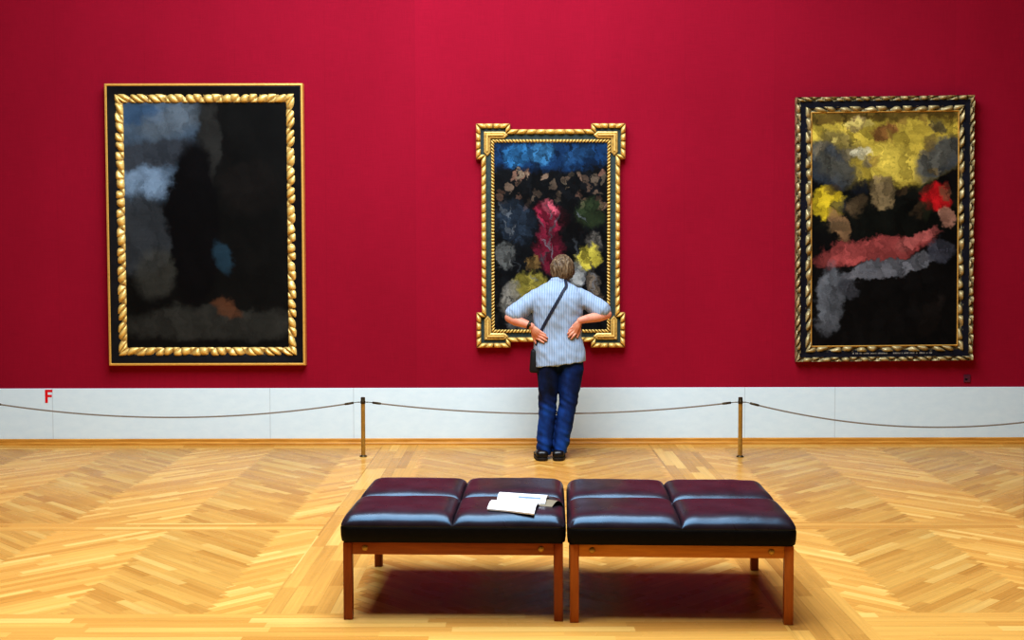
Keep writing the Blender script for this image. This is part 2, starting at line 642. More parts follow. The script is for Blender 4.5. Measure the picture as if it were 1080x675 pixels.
def inset(poly, d):
    """poly: rectilinear, counter-clockwise (x,z); inward offset d"""
    n = len(poly); out = []
    for i in range(n):
        p0, p1, p2 = Vector(poly[i - 1]), Vector(poly[i]), Vector(poly[(i + 1) % n])
        a, b = (p1 - p0).normalized(), (p2 - p1).normalized()
        na, nb_ = Vector((-a.y, a.x)), Vector((-b.y, b.x))
        out.append(p1 + (na + nb_) * d)
    return out


def rect(x0, x1, z0, z1):
    return [(x0, z0), (x1, z0), (x1, z1), (x0, z1)]


def moulding(poly, prof, y0, step=0.02, mod=None):
    """sweep profile [(inset, height)] round poly; height points to -y (room)"""
    bm = bmesh.new()
    shade_tone = bm.verts.layers.float.new('shade_tone')
    offs = [inset(poly, d) for d, h in prof]
    n = len(poly)
    cols = []
    for i in range(n):
        L = (Vector(poly[(i + 1) % n]) - Vector(poly[i])).length
        m = max(2, int(round(L / step)))
        for k in range(m):
            t = k / m
            row = []
            for j, (d, h) in enumerate(prof):
                p = offs[j][i].lerp(offs[j][(i + 1) % n], t)
                q, tn = (1.0, 0.6) if mod is None else mod(t * L, L, j / (len(prof) - 1))
                v = bm.verts.new((p.x, y0 - h * q, p.y))
                v[shade_tone] = tn
                row.append(v)
            cols.append(row)
    for a, b in zip(cols, cols[1:] + cols[:1]):
        for j in range(len(prof) - 1):
            bm.faces.new((a[j], a[j + 1], b[j + 1], b[j]))
    bmesh.ops.recalc_face_normals(bm, faces=bm.faces)
    return bm


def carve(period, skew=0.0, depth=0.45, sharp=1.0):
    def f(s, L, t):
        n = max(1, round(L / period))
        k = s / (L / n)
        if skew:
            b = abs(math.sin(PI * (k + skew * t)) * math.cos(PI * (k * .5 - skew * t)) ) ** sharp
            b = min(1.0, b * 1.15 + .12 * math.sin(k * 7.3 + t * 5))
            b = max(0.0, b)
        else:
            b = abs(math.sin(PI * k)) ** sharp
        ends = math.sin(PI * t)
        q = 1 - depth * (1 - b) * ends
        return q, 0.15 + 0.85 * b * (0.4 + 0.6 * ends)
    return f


def halfround(wd, h, n=7, base=0.0):
    return [(0, 0)] + [(wd * (1 - math.cos(PI * k / n)) / 2, base + h * math.sin(PI * k / n)) for k in range(0, n + 1)] + [(wd, 0)]


def solid(poly, y0, y1):
    """flat extruded outline"""
    bm = bmesh.new()
    a = [bm.verts.new((x, y0, z)) for x, z in poly]; b = [bm.verts.new((x, y1, z)) for x, z in poly]
    bm.faces.new(a); bm.faces.new(list(reversed(b)))
    for i in range(len(poly)):
        j = (i + 1) % len(poly)
        bm.faces.new((a[i], b[i], b[j], a[j]))
    bmesh.ops.recalc_face_normals(bm, faces=bm.faces)
    return bm


def ticks(x0, x1, z, h, y, seed):
    """a line of tiny, unreadable lettering"""
    rnd = random.Random(seed)
    bm = bmesh.new()
    x = x0
    while x < x1:
        if rnd.random() < 0.13:
            x += 0.010; continue
        w_ = rnd.uniform(0.0035, 0.0075)
        hh = h * rnd.uniform(0.75, 1.0)
        bm.faces.new([bm.verts.new(p) for p in ((x, y, z), (x + w_, y, z), (x + w_, y, z + hh), (x, y, z + hh))])
        x += w_ + 0.0028
    return bm


class Pic:
    """local frame of a hung picture: origin at the bottom middle of the frame, on the wall"""
    def __init__(s, name, label, px, face_y, roll=0.0, yaw=0.0, off=0.0):
        x0, x1, y0, y1 = px
        a = atY((x0 + x1) / 2, y1, face_y); b = atY((x0 + x1) / 2, y0, face_y)
        my = (y0 + y1) / 2
        l, r = atY(x0, my, face_y), atY(x1, my, face_y)
        s.cx, s.z0, s.w, s.h, s.fy = (l.x + r.x) / 2, a.z, r.x - l.x, b.z - a.z, face_y
        s.my = my
        s.root = thing(name, label, 'painting', (s.cx, -off, s.z0))
        s.root.rotation_euler = (0, roll, yaw)

    def X(s, px): return atY(px, s.my, s.fy).x - s.cx
    def Z(s, py): return atY(540, py, s.fy).z - s.z0


# left picture: black frame, two gilt bands
P1 = Pic('framed_painting', 'large dark painting with cloudy grey sky in wide black frame with gilt bands',
         (112.5, 321, 87.3, 385), -0.07)
W, H = P1.w, P1.h
out = rect(-W / 2, W / 2, 0, H)
obj('outer_edge', moulding(out, [(0, 0), (0, .066), (.004, .074), (.016, .076), (.022, .070), (.022, 0)], -0.002, 0.1, lambda s, L, t: (1, .8)),
    M['gold_plain'], P1.root, label='thin gilt outer edge')
obj('frame_board', moulding(inset(out, .020), [(0, 0), (0, .066), (.01, .070), (.05, .062), (.095, .050), (.10, .048), (.10, 0)], -0.002, 0.2),
    M['black_frame'], P1.root, auto=30, smooth=True, label='wide black band')
ix0, ix1, iz0, iz1 = P1.X(122.3), P1.X(312), P1.Z(375), P1.Z(98)
inn = rect(ix0, ix1, iz0, iz1)
obj('inner_molding', moulding(inn, halfround(.078, .034, 8, .045), -0.004, 0.007, carve(.085, .8, .42, .6)),
    M['gold'], P1.root, smooth=True, auto=60, label='carved gilt inner moulding')
cx0, cx1, cz0, cz1 = ix0 + .07, ix1 - .07, iz0 + .07, iz1 - .07
cw, ch = cx1 - cx0, cz1 - cz0
m1 = mat_canvas('dark_painting_with_pale_sky', cw, ch, S(15, 15, 14), [
    (0.10, 0.88, 0.34, 0.30, 0.0, (76, 92, 108), 0.35, 1.0),
    (0.16, 0.78, 0.30, 0.06, 0.2, (58, 62, 68), 0.6, 0.9),
    (0.10, 0.95, 0.14, 0.05, 0.0, (58, 84, 112), 0.6, 0.8),
    (0.12, 0.66, 0.16, 0.06, 0.1, (120, 142, 164), 0.7, 0.9),
    (0.28, 0.92, 0.20, 0.06, 0.3, (92, 100, 106), 0.7, 0.6),
    (0.10, 0.46, 0.20, 0.16, 0.0, (54, 58, 62), 0.4, 0.9),
    (0.18, 0.30, 0.12, 0.10, 0.0, (70, 70, 64), 0.6, 0.6),
    (0.52, 0.82, 0.07, 0.18, 0.0, (44, 44, 42), 0.5, 0.8),
    (0.55, 0.10, 0.60, 0.07, 0.0, (50, 50, 46), 0.5, 0.9),
    (0.42, 0.50, 0.16, 0.34, 0.0, (9, 8, 10), 0.3, 1.0),
    (0.60, 0.37, 0.05, 0.07, 0.3, (38, 62, 76), 0.8, 0.8),
    (0.63, 0.16, 0.09, 0.03, -0.3, (84, 54, 36), 0.8, 0.8),
    (0.78, 0.65, 0.18, 0.10, 0.0, (24, 21, 19), 0.6, 0.8),
], 0.25, 1.3, 4.0, 0.07, 9.0, 0.18)
bm = bmesh.new(); box(bm, -cw / 2, cw / 2, -.004, .004, -ch / 2, ch / 2)
obj('canvas', bm, m1, P1.root, ((cx0 + cx1) / 2, -0.046, (cz0 + cz1) / 2))
b = ticks(P1.X(168), P1.X(217), P1.Z(381.3), 0.016, -0.0668, 3)
obj('inscription', b, M['letter'], P1.root, label='tiny pale lettering on the lower frame')
b = ticks(P1.X(222), P1.X(266), P1.Z(381.3), 0.016, -0.0668, 4)
obj('inscription', b, M['letter'], P1.root, label='tiny pale lettering on the lower frame')

# centre picture: eared gilt frame
P2 = Pic('framed_painting', 'crowded blue and crimson painting in eared gilt and slate frame behind the man',
         (502.3, 660, 129.8, 367), -0.08)
W, H = P2.w, P2.h
ex = P2.X(538.5) + W / 2           # width of an ear
ez = P2.Z(329.7)                   # height of an ear
dx = P2.X(507.8) + W / 2           # how far the ears stand out
dz = P2.Z(361)
x0, x1, z0, z1 = -W / 2, W / 2, 0.0, H
out = [(x0, z0), (x0 + ex, z0), (x0 + ex, z0 + dz), (x1 - ex, z0 + dz), (x1 - ex, z0), (x1, z0),
       (x1, z0 + ez), (x1 - dx, z0 + ez), (x1 - dx, z1 - ez), (x1, z1 - ez), (x1, z1), (x1 - ex, z1),
       (x1 - ex, z1 - dz), (x0 + ex, z1 - dz), (x0 + ex, z1), (x0, z1), (x0, z1 - ez), (x0 + dx, z1 - ez),
       (x0 + dx, z0 + ez), (x0, z0 + ez)]
obj('frame_board', solid(inset(out, .006), -0.002, -0.046), M['slate_frame'], P2.root, label='slate green flat of the frame')
obj('outer_molding', moulding(out, halfround(.042, .040, 7, .048), -0.002, 0.006, carve(.08, .0, .5, .55)),
    M['gold'], P2.root, smooth=True, auto=60, label='gilt beaded outer moulding')
ix0, ix1, iz0, iz1 = P2.X(518.2), P2.X(644.2), P2.Z(351.2), P2.Z(146.6)
inn = rect(ix0, ix1, iz0, iz1)
obj('inner_molding', moulding(inn, halfround(.030, .026, 6, .044), -0.004, 0.004, carve(.03, .0, .5, .8)),
    M['gold'], P2.root, smooth=True, auto=60, label='narrow gilt inner moulding')
# L-shaped corner ornaments with pointed arms
for sx in (-1, 1):
    for sz in (0, 1):
        bx = x0 + .068 if sx < 0 else x1 - .068
        bz = z0 + .070 if sz == 0 else z1 - .070
        hx, hz = -sx, (1 if sz == 0 else -1)
        wdt, L1, L2 = .062, .215, .215
        pts = [(0, 0), (L1 - .035, 0), (L1, wdt / 2), (L1 - .035, wdt), (wdt, wdt), (wdt, L2 - .035), (wdt / 2, L2), (0, L2 - .035)]
        poly = [(bx + hx * a, bz + hz * c) for a, c in pts]
        if hx * hz < 0:
            poly.reverse()
        bm = bmesh.new()
        shade_tone = bm.verts.layers.float.new('shade_tone')
        rings = []
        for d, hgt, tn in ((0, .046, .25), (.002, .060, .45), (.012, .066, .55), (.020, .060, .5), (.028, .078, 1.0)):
            dd = min(d, .027)
            n_ = len(poly); o_ = []
            for i in range(n_):
                p_, c_, q_ = Vector(poly[i - 1]), Vector(poly[i]), Vector(poly[(i + 1) % n_])
                a_, b_ = (c_ - p_).normalized(), (q_ - c_).normalized()
                na, nb_ = Vector((-a_.y, a_.x)), Vector((-b_.y, b_.x))
                o_.append(c_ + (na + nb_) * (dd / max(.35, 1 + na.dot(nb_))))
            row = []
            for p_ in o_:
                v = bm.verts.new((p_.x, -hgt, p_.y)); v[shade_tone] = tn; row.append(v)
            rings.append(row)
        for a_, b_ in zip(rings, rings[1:]):
            for i in range(len(a_)):
                j = (i + 1) % len(a_)
                bm.faces.new((a_[i], a_[j], b_[j], b_[i]))
        bm.faces.new(rings[-1]); bm.faces.new(list(reversed(rings[0])))
        bmesh.ops.recalc_face_normals(bm, faces=bm.faces)
        obj('corner_ornament', bm, M['gold'], P2.root, smooth=True, auto=40, label='gilt arrow-ended corner ornament')
cx0, cx1, cz0, cz1 = ix0 + .026, ix1 - .026, iz0 + .026, iz1 - .026
cw, ch = cx1 - cx0, cz1 - cz0
rb = random.Random(11)
bl = [(0.45, 0.97, 0.75, 0.12, 0.0, (18, 48, 82), 0.4, 1.0),
      (0.20, 0.93, 0.12, 0.06, 0.6, (46, 104, 150), 0.6, 0.9),
      (0.42, 0.95, 0.10, 0.07, -0.6, (60, 116, 158), 0.6, 0.8),
      (0.75, 0.94, 0.14, 0.05, 0.4, (34, 72, 110), 0.6, 0.8)]
for k in range(40):
    g_ = rb.uniform(60, 132)
    warm = rb.uniform(0.82, 1.0)
    bl.append((rb.uniform(0.04, 0.96), rb.uniform(0.64, 0.84), rb.uniform(.018, .036), rb.uniform(.014, .026), rb.uniform(-.5, .5),
               (g_, g_ * .9 * warm, g_ * .76 * warm), 0.5, 0.85))
bl += [(0.18, 0.58, 0.16, 0.12, 0.4, (40, 52, 66), 0.6, 0.8),
       (0.50, 0.60, 0.15, 0.07, -0.5, (136, 36, 60), 0.6, 0.95),
       (0.48, 0.44, 0.13, 0.13, 0.15, (104, 26, 46), 0.6, 0.9),
       (0.50, 0.66, 0.05, 0.05, 0.8, (196, 96, 112), 0.6, 0.7),
       (0.66, 0.56, 0.10, 0.10, 0.3, (10, 9, 10), 0.5, 0.9),
       (0.84, 0.62, 0.12, 0.08, -0.5, (44, 56, 34), 0.6, 0.8),
       (0.88, 0.46, 0.08, 0.06, 0.2, (92, 88, 82), 0.6, 0.7),
       (0.82, 0.38, 0.13, 0.06, 0.4, (176, 164, 66), 0.5, 0.9),
       (0.72, 0.30, 0.07, 0.07, 0.0, (150, 152, 150), 0.5, 0.8),
       (0.88, 0.22, 0.06, 0.09, 0.3, (118, 106, 92), 0.6, 0.7),
       (0.10, 0.40, 0.09, 0.07, 0.0, (98, 100, 98), 0.5, 0.8),
       (0.30, 0.22, 0.16, 0.09, 0.5, (150, 140, 64), 0.5, 0.9),
       (0.14, 0.16, 0.09, 0.10, -0.2, (132, 130, 122), 0.5, 0.85),
       (0.34, 0.36, 0.06, 0.04, 0.0, (120, 96, 56), 0.5, 0.8),
       (0.26, 0.04, 0.14, 0.05, 0.0, (96, 96, 96), 0.6, 0.6)]
for k in range(22):
    g_ = rb.uniform(50, 120)
    bl.append((rb.uniform(.05, .95), rb.uniform(.06, .66), rb.uniform(.008, .016), rb.uniform(.03, .07), rb.uniform(-1, 1), (g_ * .9, g_ * .95, g_), .6, .6))
m2 = mat_canvas('crowded_painting_blue_crimson', cw, ch, S(13, 15, 18), bl, 0.45, 4.1, 6.0, 0.08, 22.0, 0.6)
bm = bmesh.new(); box(bm, -cw / 2, cw / 2, -.004, .004, -ch / 2, ch / 2)
obj('canvas', bm, m2, P2.root, ((cx0 + cx1) / 2, -0.047, (cz0 + cz1) / 2))

# right picture: worn silver-gilt carved frame
P3 = Pic('framed_painting', 'golden topped painting with rose band in carved worn silver-gilt frame',
         (841.5, 1028, 102, 381.6), -0.07, roll=math.radians(-0.5), yaw=math.radians(-1.0), off=0.0)
P3.root.location.y = -0.016
W, H = P3.w, P3.h
out = rect(-W / 2, W / 2, 0, H)
obj('outer_molding', moulding(out, halfround(.040, .024, 6, .056), -0.002, 0.006, carve(.085, 1.1, .6, .7)),
    M['gold_grey'], P3.root, smooth=True, auto=60, label='worn silver-gilt outer moulding')
obj('frame_board', moulding(inset(out, .038), [(0, 0), (0, .052), (.06, .046), (.06, 0)], -0.002, 0.2),
    M['navy_frame'], P3.root, label='blue-black hollow band')
d0 = .084
inn = inset(out, d0)
obj('inner_molding', moulding(inn, halfround(.05, .03, 7, .044), -0.004, 0.006, carve(.115, .7, .65, .7)),
    M['gold_grey'], P3.root, smooth=True, auto=60, label='carved gilt inner moulding')
edge_ = inset(out, d0 + .046)
obj('sight_edge', moulding(edge_, [(0, 0), (0, .05), (.006, .054), (.012, .046), (.012, 0)], -0.004, 0.1, lambda s, L, t: (1, .6)),
    M['gold_plain'], P3.root, label='thin gilt edge next to the canvas')
cw, ch = W - 2 * (d0 + .054), H - 2 * (d0 + .054)
rb = random.Random(5)
dabs3 = []
for k in range(16):
    c_ = rb.choice([(214, 196, 112), (150, 124, 60), (98, 84, 54), (206, 200, 168), (120, 112, 92)])
    dabs3.append((rb.uniform(.04, .96), rb.uniform(.74, .97), rb.uniform(.02, .06), rb.uniform(.012, .03), rb.uniform(-.8, .8), c_, .8, .75))
for k in range(10):
    c_ = rb.choice([(40, 44, 30), (66, 52, 36), (34, 40, 50), (96, 80, 58)])
    dabs3.append((rb.uniform(.04, .96), rb.uniform(.50, .72), rb.uniform(.03, .07), rb.uniform(.015, .04), rb.uniform(-.8, .8), c_, .8, .7))
m3 = mat_canvas('golden_sky_and_rose_painting', cw, ch, S(15, 14, 14), [
    (0.50, 0.90, 0.56, 0.22, 0.0, (190, 168, 70), 0.35, 1.0),
    (0.50, 0.99, 0.60, 0.035, 0.0, (84, 64, 30), 0.7, 0.9),
    (0.55, 0.78, 0.16, 0.09, 0.0, (212, 190, 84), 0.6, 0.9),
    (0.20, 0.86, 0.16, 0.06, -0.5, (104, 94, 60), 0.6, 0.8),
    (0.12, 0.78, 0.20, 0.08, -0.6, (58, 66, 76), 0.5, 0.9),
    (0.88, 0.80, 0.22, 0.07, 0.6, (66, 74, 84), 0.5, 0.9),
    (0.50, 0.91, 0.10, 0.035, 0.5, (120, 66, 48), 0.5, 0.8),
    (0.30, 0.95, 0.06, 0.03, 0.2, (160, 140, 98), 0.6, 0.7),
    (0.85, 0.93, 0.07, 0.03, 0.0, (70, 66, 62), 0.6, 0.8),
    (0.50, 0.58, 0.60, 0.12, 0.0, (18, 20, 16), 0.5, 0.95),
    (0.12, 0.62, 0.11, 0.07, 0.3, (196, 172, 44), 0.45, 0.95),
    (0.20, 0.52, 0.05, 0.08, 0.4, (164, 128, 92), 0.5, 0.8),
    (0.48, 0.66, 0.09, 0.06, 0.3, (140, 122, 88), 0.5, 0.85),
    (0.84, 0.63, 0.12, 0.06, 0.1, (172, 26, 32), 0.45, 0.95),
    (0.92, 0.56, 0.05, 0.04, 0.3, (178, 132, 112), 0.5, 0.8),
    (0.42, 0.41, 0.40, 0.055, 0.16, (152, 74, 72), 0.4, 1.0),
    (0.72, 0.46, 0.16, 0.03, 0.3, (166, 92, 88), 0.5, 0.9),
    (0.55, 0.335, 0.36, 0.035, 0.2, (104, 106, 112), 0.45, 0.95),
    (0.88, 0.40, 0.10, 0.05, 0.9, (70, 72, 82), 0.5, 0.85),
    (0.12, 0.20, 0.10, 0.15, -0.1, (98, 102, 108), 0.45, 0.95),
    (0.26, 0.24, 0.06, 0.05, 0.5, (72, 74, 80), 0.5, 0.8),
    (0.82, 0.12, 0.06, 0.10, -0.4, (28, 24, 22), 0.5, 0.8),
] + dabs3, 0.4, 9.7, 5.0, 0.08, 15.0, 0.38)
bm = bmesh.new(); box(bm, -cw / 2, cw / 2, -.004, .004, -ch / 2, ch / 2)
obj('canvas', bm, m3, P3.root, (0, -0.046, H / 2))
b = ticks(P3.X(901), P3.X(938), .064, 0.014, -0.0545, 5)
obj('inscription', b, M['letter'], P3.root, label='tiny pale lettering on the lower frame')
b = ticks(P3.X(944), P3.X(985), .064, 0.014, -0.0545, 6)
obj('inscription', b, M['letter'], P3.root, label='tiny pale lettering on the lower frame')

# red letter F on the white band, small plate under the right picture
a, c = atY(47.6, 424, -0.013), atY(55, 410.2, -0.013)
fw, fh = c.x - a.x, c.z - a.z
s_ = .023
pts = [(0, 0), (s_, 0), (s_, fh * .44), (fw * .92, fh * .44), (fw * .92, fh * .44 + s_ * .85), (s_, fh * .44 + s_ * .85), (s_, fh - s_ * .9), (fw, fh - s_ * .9), (fw, fh), (0, fh)]
o = obj('letter', solid(pts, 0.0, -0.002), M['red_paint'])
o.location = (a.x, -0.012, a.z)
tag(o, 'red capital letter F on the white band at far left', 'letter')
a, c = atY(1016.5, 404, -0.01), atY(1023.5, 396, -0.01)
bm = bmesh.new(); box(bm, 0, c.x - a.x, -.012, 0, 0, c.z - a.z, .003)
o = obj('wall_plate', bm, M['plate']); o.location = (a.x, 0, a.z)
tag(o, 'small dull square plate on red wall below right painting', 'plate')
bm = bmesh.new(); box(bm, .008, .03, -.014, -.012, .02, .034)
obj('slot', bm, M['black_frame'], o)

# ------------------------------------------------------------------ rope barrier
pb = [onfloor(383, 481.3), onfloor(780.3, 482.3)]
PL = onfloor(-17, 481.0); PR = onfloor(1196, 484.0)


def make_post(loc, label):
    t = thing('barrier_post', label, 'barrier post', loc, 0, 'posts of the rope barrier')
    bm = bmesh.new(); lathe(bm, [(.030, 0), (.031, .004), (.028, .009), (.019, .013), (.017, .016), (.017, .014)][:5] + [(.0001, .017)])
    obj('base', bm, M['brass_dark'], t, smooth=True, auto=40)
    bm = bmesh.new(); lathe(bm, [(.0175, .012), (.0175, .445)])
    obj('pole', bm, M['brass'], t, smooth=True, auto=40)
    bm = bmesh.new(); lathe(bm, [(.0180, .443), (.0205, .446), (.0205, .464), (.0180, .467), (.0180, .490), (.016, .496), (.0001, .4965)])
    obj('cap', bm, M['brass_dark'], t, smooth=True, auto=40, label='dark collar and cap')
    for sx in (-1, 1):
        bm = bmesh.new()
        tube(bm, [(sx * (.024 + .011 * (1 - math.cos(q))), .011 * math.sin(q), .455) for q in [2 * PI * k / 14 for k in range(15)]], .003, 8, False)
        obj('ring', bm, M['brass_dark'], t, smooth=True)
    return t


p0 = make_post(pb[0], 'slim brass barrier post left of the standing man')
dup(p0, pb[1], 0, 'slim brass barrier post right of the standing man')
dup(p0, PL, 0, 'slim brass barrier post past the left end of the white band')
dup(p0, PR, 0, 'slim brass barrier post past the right end of the white band')


def make_rope(A, B, sag, label):
    A = Vector(A) + Vector((.046, 0, .455)); B = Vector(B) + Vector((-.046, 0, .455))
    mid = (A + B) / 2
    r = thing('barrier_rope', label, 'rope', mid, 0, 'ropes of the barrier')
    A = A - mid; B = B - mid
    f = lambda t: A.lerp(B, t) - Vector((0, 0, sag * 4 * t * (1 - t)))
    pts = [f(.025 + .95 * k / 48) for k in range(49)]
    bm = bmesh.new(); tube(bm, pts, .0062, 10)
    obj('cord', bm, M['rope'], r, smooth=True)
    for e0, e1 in ((.0, .026), (1.0, .974)):
        bm = bmesh.new(); q = f(e0); w_ = f(e1)
        tube(bm, [q, q.lerp(w_, .4), q.lerp(w_, .41), w_, w_ + (w_ - q) * .25], [.003, .003, .009, .010, .009], 10)
        obj('hook', bm, M['brass_dark'], r, smooth=True, label='metal end hook')
    return r


make_rope(PL, pb[0], .125, 'slack grey rope from left edge to the left post')
make_rope(pb[0], pb[1], .095, 'slack grey rope between the two posts behind the man')
make_rope(pb[1], PR, .205, 'deeply sagging grey rope from right post to right edge')

# ------------------------------------------------------------------ benches
# local: x across (0..1), y depth (0 front .. 1 back), origin bottom centre of the bench


def make_bench(label):
    t = thing('bench', label, 'bench', (0, 0, 0), 0, 'leather museum benches')
    w2, d2 = .505, .500
    zb, zt = .352, .428
    # border: rounded-corner slab, slightly bulging
    bm = bmesh.new()
    rings = []
    for z, g in ((zb, -.012), (zb + .006, -.003), (zb + .03, .001), (zt - .012, .002), (zt - .002, -.002), (zt + .004, -.012)):
        R = []
        for (sx, sy, a0) in ((1, 1, 0), (-1, 1, PI / 2), (-1, -1, PI), (1, -1, 1.5 * PI)):
            for k in range(7):
                a = a0 + PI / 2 * k / 6
                rr = .035
                R.append((sx * (w2 - rr) + (rr + g) * math.cos(a), sy * (d2 - rr) + (rr + g) * math.sin(a), z))
        rings.append(R)
    loft(bm, rings)
    obj('seat_border', bm, M['border'], t, smooth=True, auto=50, label='side band of the seat, its shade painted in as black')
    # four padded cushions
    N = 44
    for ix in (-1, 1):
        for iy in (-1, 1):
            bm = bmesh.new()
            hw, hd = w2 / 2, d2 / 2
            G = []
            for j in range(N + 1):
                row = []
                for i in range(N + 1):
                    # denser towards the edges
                    p = math.sin((i / N - .5) * PI); q = math.sin((j / N - .5) * PI)
                    p = math.copysign(abs(p) ** .9, p); q = math.copysign(abs(q) ** .9, q)
                    # edge treatment: outer edges full, inner seams tighter
                    fp = (1 - abs(p) ** 12.0) ** .6 if abs(p) < 1 else 0
                    fq = (1 - abs(q) ** 6.0) ** .6 if abs(q) < 1 else 0
                    gp = fp if p * ix > 0 else .30 + .70 * fp
                    gq = fq if q * iy > 0 else .15 + .85 * fq
                    h = .056 * gp * gq
                    # plan corners a little rounded
                    x = ix * hw + p * hw * .998
                    y = iy * hd + q * hd * .998
                    ox, oy = p * ix, q * iy      # 1 = outer edge
                    if ox > .86 and oy > .86:
                        cxr, cyr = (ox - .86) / .14, (oy - .86) / .14
                        r_ = math.hypot(cxr, cyr); m_ = max(cxr, cyr)
                        if r_ > 1e-6:
                            k_ = m_ / r_
                            x = ix * hw * (1 + .86 + .14 * cxr * k_)
                            y = iy * hd * (1 + .86 + .14 * cyr * k_)
                    wv = noise.noise(Vector((x * 5 + ix * 3, y * 5, iy * 2.0))) * .004 + noise.noise(Vector((x * 16, y * 9 + 4, ix + .5))) * .0018
                    crown = .006 * (1 - p * p) * (1 - q * q)
                    z = zt - .001 + h + (wv + crown) * fp * fq
                    row.append(bm.verts.new((x, y, z)))
                G.append(row)
            for j in range(N):
                for i in range(N):
                    bm.faces.new((G[j][i], G[j][i + 1], G[j + 1][i + 1], G[j + 1][i]))
            # underside
            edge = [G[0][i] for i in range(N)] + [G[j][N] for j in range(N)] + [G[N][i] for i in range(N, 0, -1)] + [G[j][0] for j in range(N, 0, -1)]
            low = [bm.verts.new((v.co.x * .998, v.co.y * .998, zt - .004)) for v in edge]
            for i in range(len(edge)):
                j = (i + 1) % len(edge)
                bm.faces.new((edge[j], edge[i], low[i], low[j]))
            bm.faces.new(list(reversed(low)))
            bmesh.ops.recalc_face_normals(bm, faces=bm.faces)
            obj('cushion', bm, M['leather'], t, smooth=True, auto=75)
    # timber frame
    lg = .040
    lx, ly = w2 - .012, d2 - .012
    for sx in (-1, 1):
        for sy in (-1, 1):
            bm = bmesh.new()
            xa, xb = sorted((sx * lx, sx * (lx - lg))); ya, yb = sorted((sy * ly, sy * (ly - lg)))
            box(bm, xa, xb, ya, yb, 0, zb, .003)
            obj('leg', bm, M['wood_red_z'], t, smooth=True, auto=40)
    for sy in (-1, 1):
        bm = bmesh.new()
        ya, yb = sorted((sy * (ly - .004), sy * (ly - .028)))
        box(bm, -lx + lg, lx - lg, ya, yb, .297, zb, .002)
        r = obj('rail', bm, M['wood_red'], t, smooth=True, auto=40)
        for sx in (-1, 1):
            bm = bmesh.new()
            rings = []
            for rad, off in ((.0135, -.002), (.0135, .002), (.011, .005), (.005, .0065), (.0005, .007)):
                rings.append([(sx * (lx - .098) + rad * math.cos(q), sy * (ly - .004 + off), .326 + rad * math.sin(q)) for q in [2 * PI * k / 16 for k in range(16)]])
            loft(bm, rings)
            bmesh.ops.recalc_face_normals(bm, faces=bm.faces)
            obj('bolt', bm, M['brass'], r, smooth=True, auto=40, label='round brass bolt head')
    for sx in (-1, 1):
        bm = bmesh.new()
        xa, xb = sorted((sx * (lx - .008), sx * (lx - .032)))
        box(bm, xa, xb, -ly + lg, ly - lg, .297, zb, .002)
        obj('rail', bm, M['wood_red'], t, smooth=True, auto=40)
    return t


def bench_pose(fl, fr):
    """floor pixels of the outer front corners of the front legs -> location, rotation"""
    a, b_ = onfloor(*fl), onfloor(*fr)
    d = b_ - a
    ang = math.atan2(d.y, d.x)
    mid = (a + b_) / 2
    n_ = Vector((-math.sin(ang), math.cos(ang), 0))
    return mid + n_ * .485, ang, d.length


l1, a1, w1 = bench_pose((364.2, 653.6), (593.6, 655.0))
l2, a2, w2_ = bench_pose((600.4, 656.3), (834.8, 660.3))
a1, a2 = math.radians(-1.9), math.radians(-2.5)
SEP = .505 * (math.cos(a1) + math.cos(a2)) + .500 * (math.sin(a1) - math.sin(a2)) + .006
print('bench', w1, w2_, math.degrees(a1), math.degrees(a2), l1, l2, SEP)
b1 = make_bench('black leather bench on red-brown legs with the open booklet on it')
l2.x = l1.x + SEP
b2 = dup(b1, l2, a2, 'empty black leather bench on golden-brown legs, right of the pair',
         {'teak_red_brown': M['wood_pale'], 'teak_red_brown_upright': M['wood_pale_z']})
b1.location = l1; b1.rotation_euler = (0, 0, a1)

# ------------------------------------------------------------------ open booklet on the left bench
ZC = .483
c0 = onfloor(513.5, 538.5, ZC); c1 = onfloor(563, 542, ZC); c2 = onfloor(579, 524.5, ZC + .01)
dirx = (c1 - c0); BW = dirx.length; dirx.normalize()
bk = thing('open_booklet', 'open white booklet lying on the left bench', 'booklet', c0 + Vector((0, 0, 0)), math.atan2(dirx.y, dirx.x))
bpy.context.view_layer.update()
cb = bmesh.new()
for o_ in b1.children:
    if o_.name.startswith('cushion'):
        t_ = o_.data.copy(); t_.transform(o_.matrix_world); cb.from_mesh(t_); bpy.data.meshes.remove(t_)
cush = BVHTree.FromBMesh(cb); cb.free()
BKM = Matrix.Translation(bk.location) @ Matrix.Rotation(bk.rotation_euler.z, 4, 'Z')


def rest(bm):
    """let the paper follow the padded seat"""
    for v in bm.verts:
        p = BKM @ v.co
        zs = []
        for dy_ in (-.05, -.025, 0, .025, .05):
            h = cush.ray_cast(Vector((p.x, p.y + dy_, 2.0)), Vector((0, 0, -1)))
            if h[0] is not None:
                zs.append(h[0].z if dy_ == 0 else h[0].z - .008)
        if zs:
            v.co.z += max(zs) - bk.location.z + .0015
    return bm

PD = .175


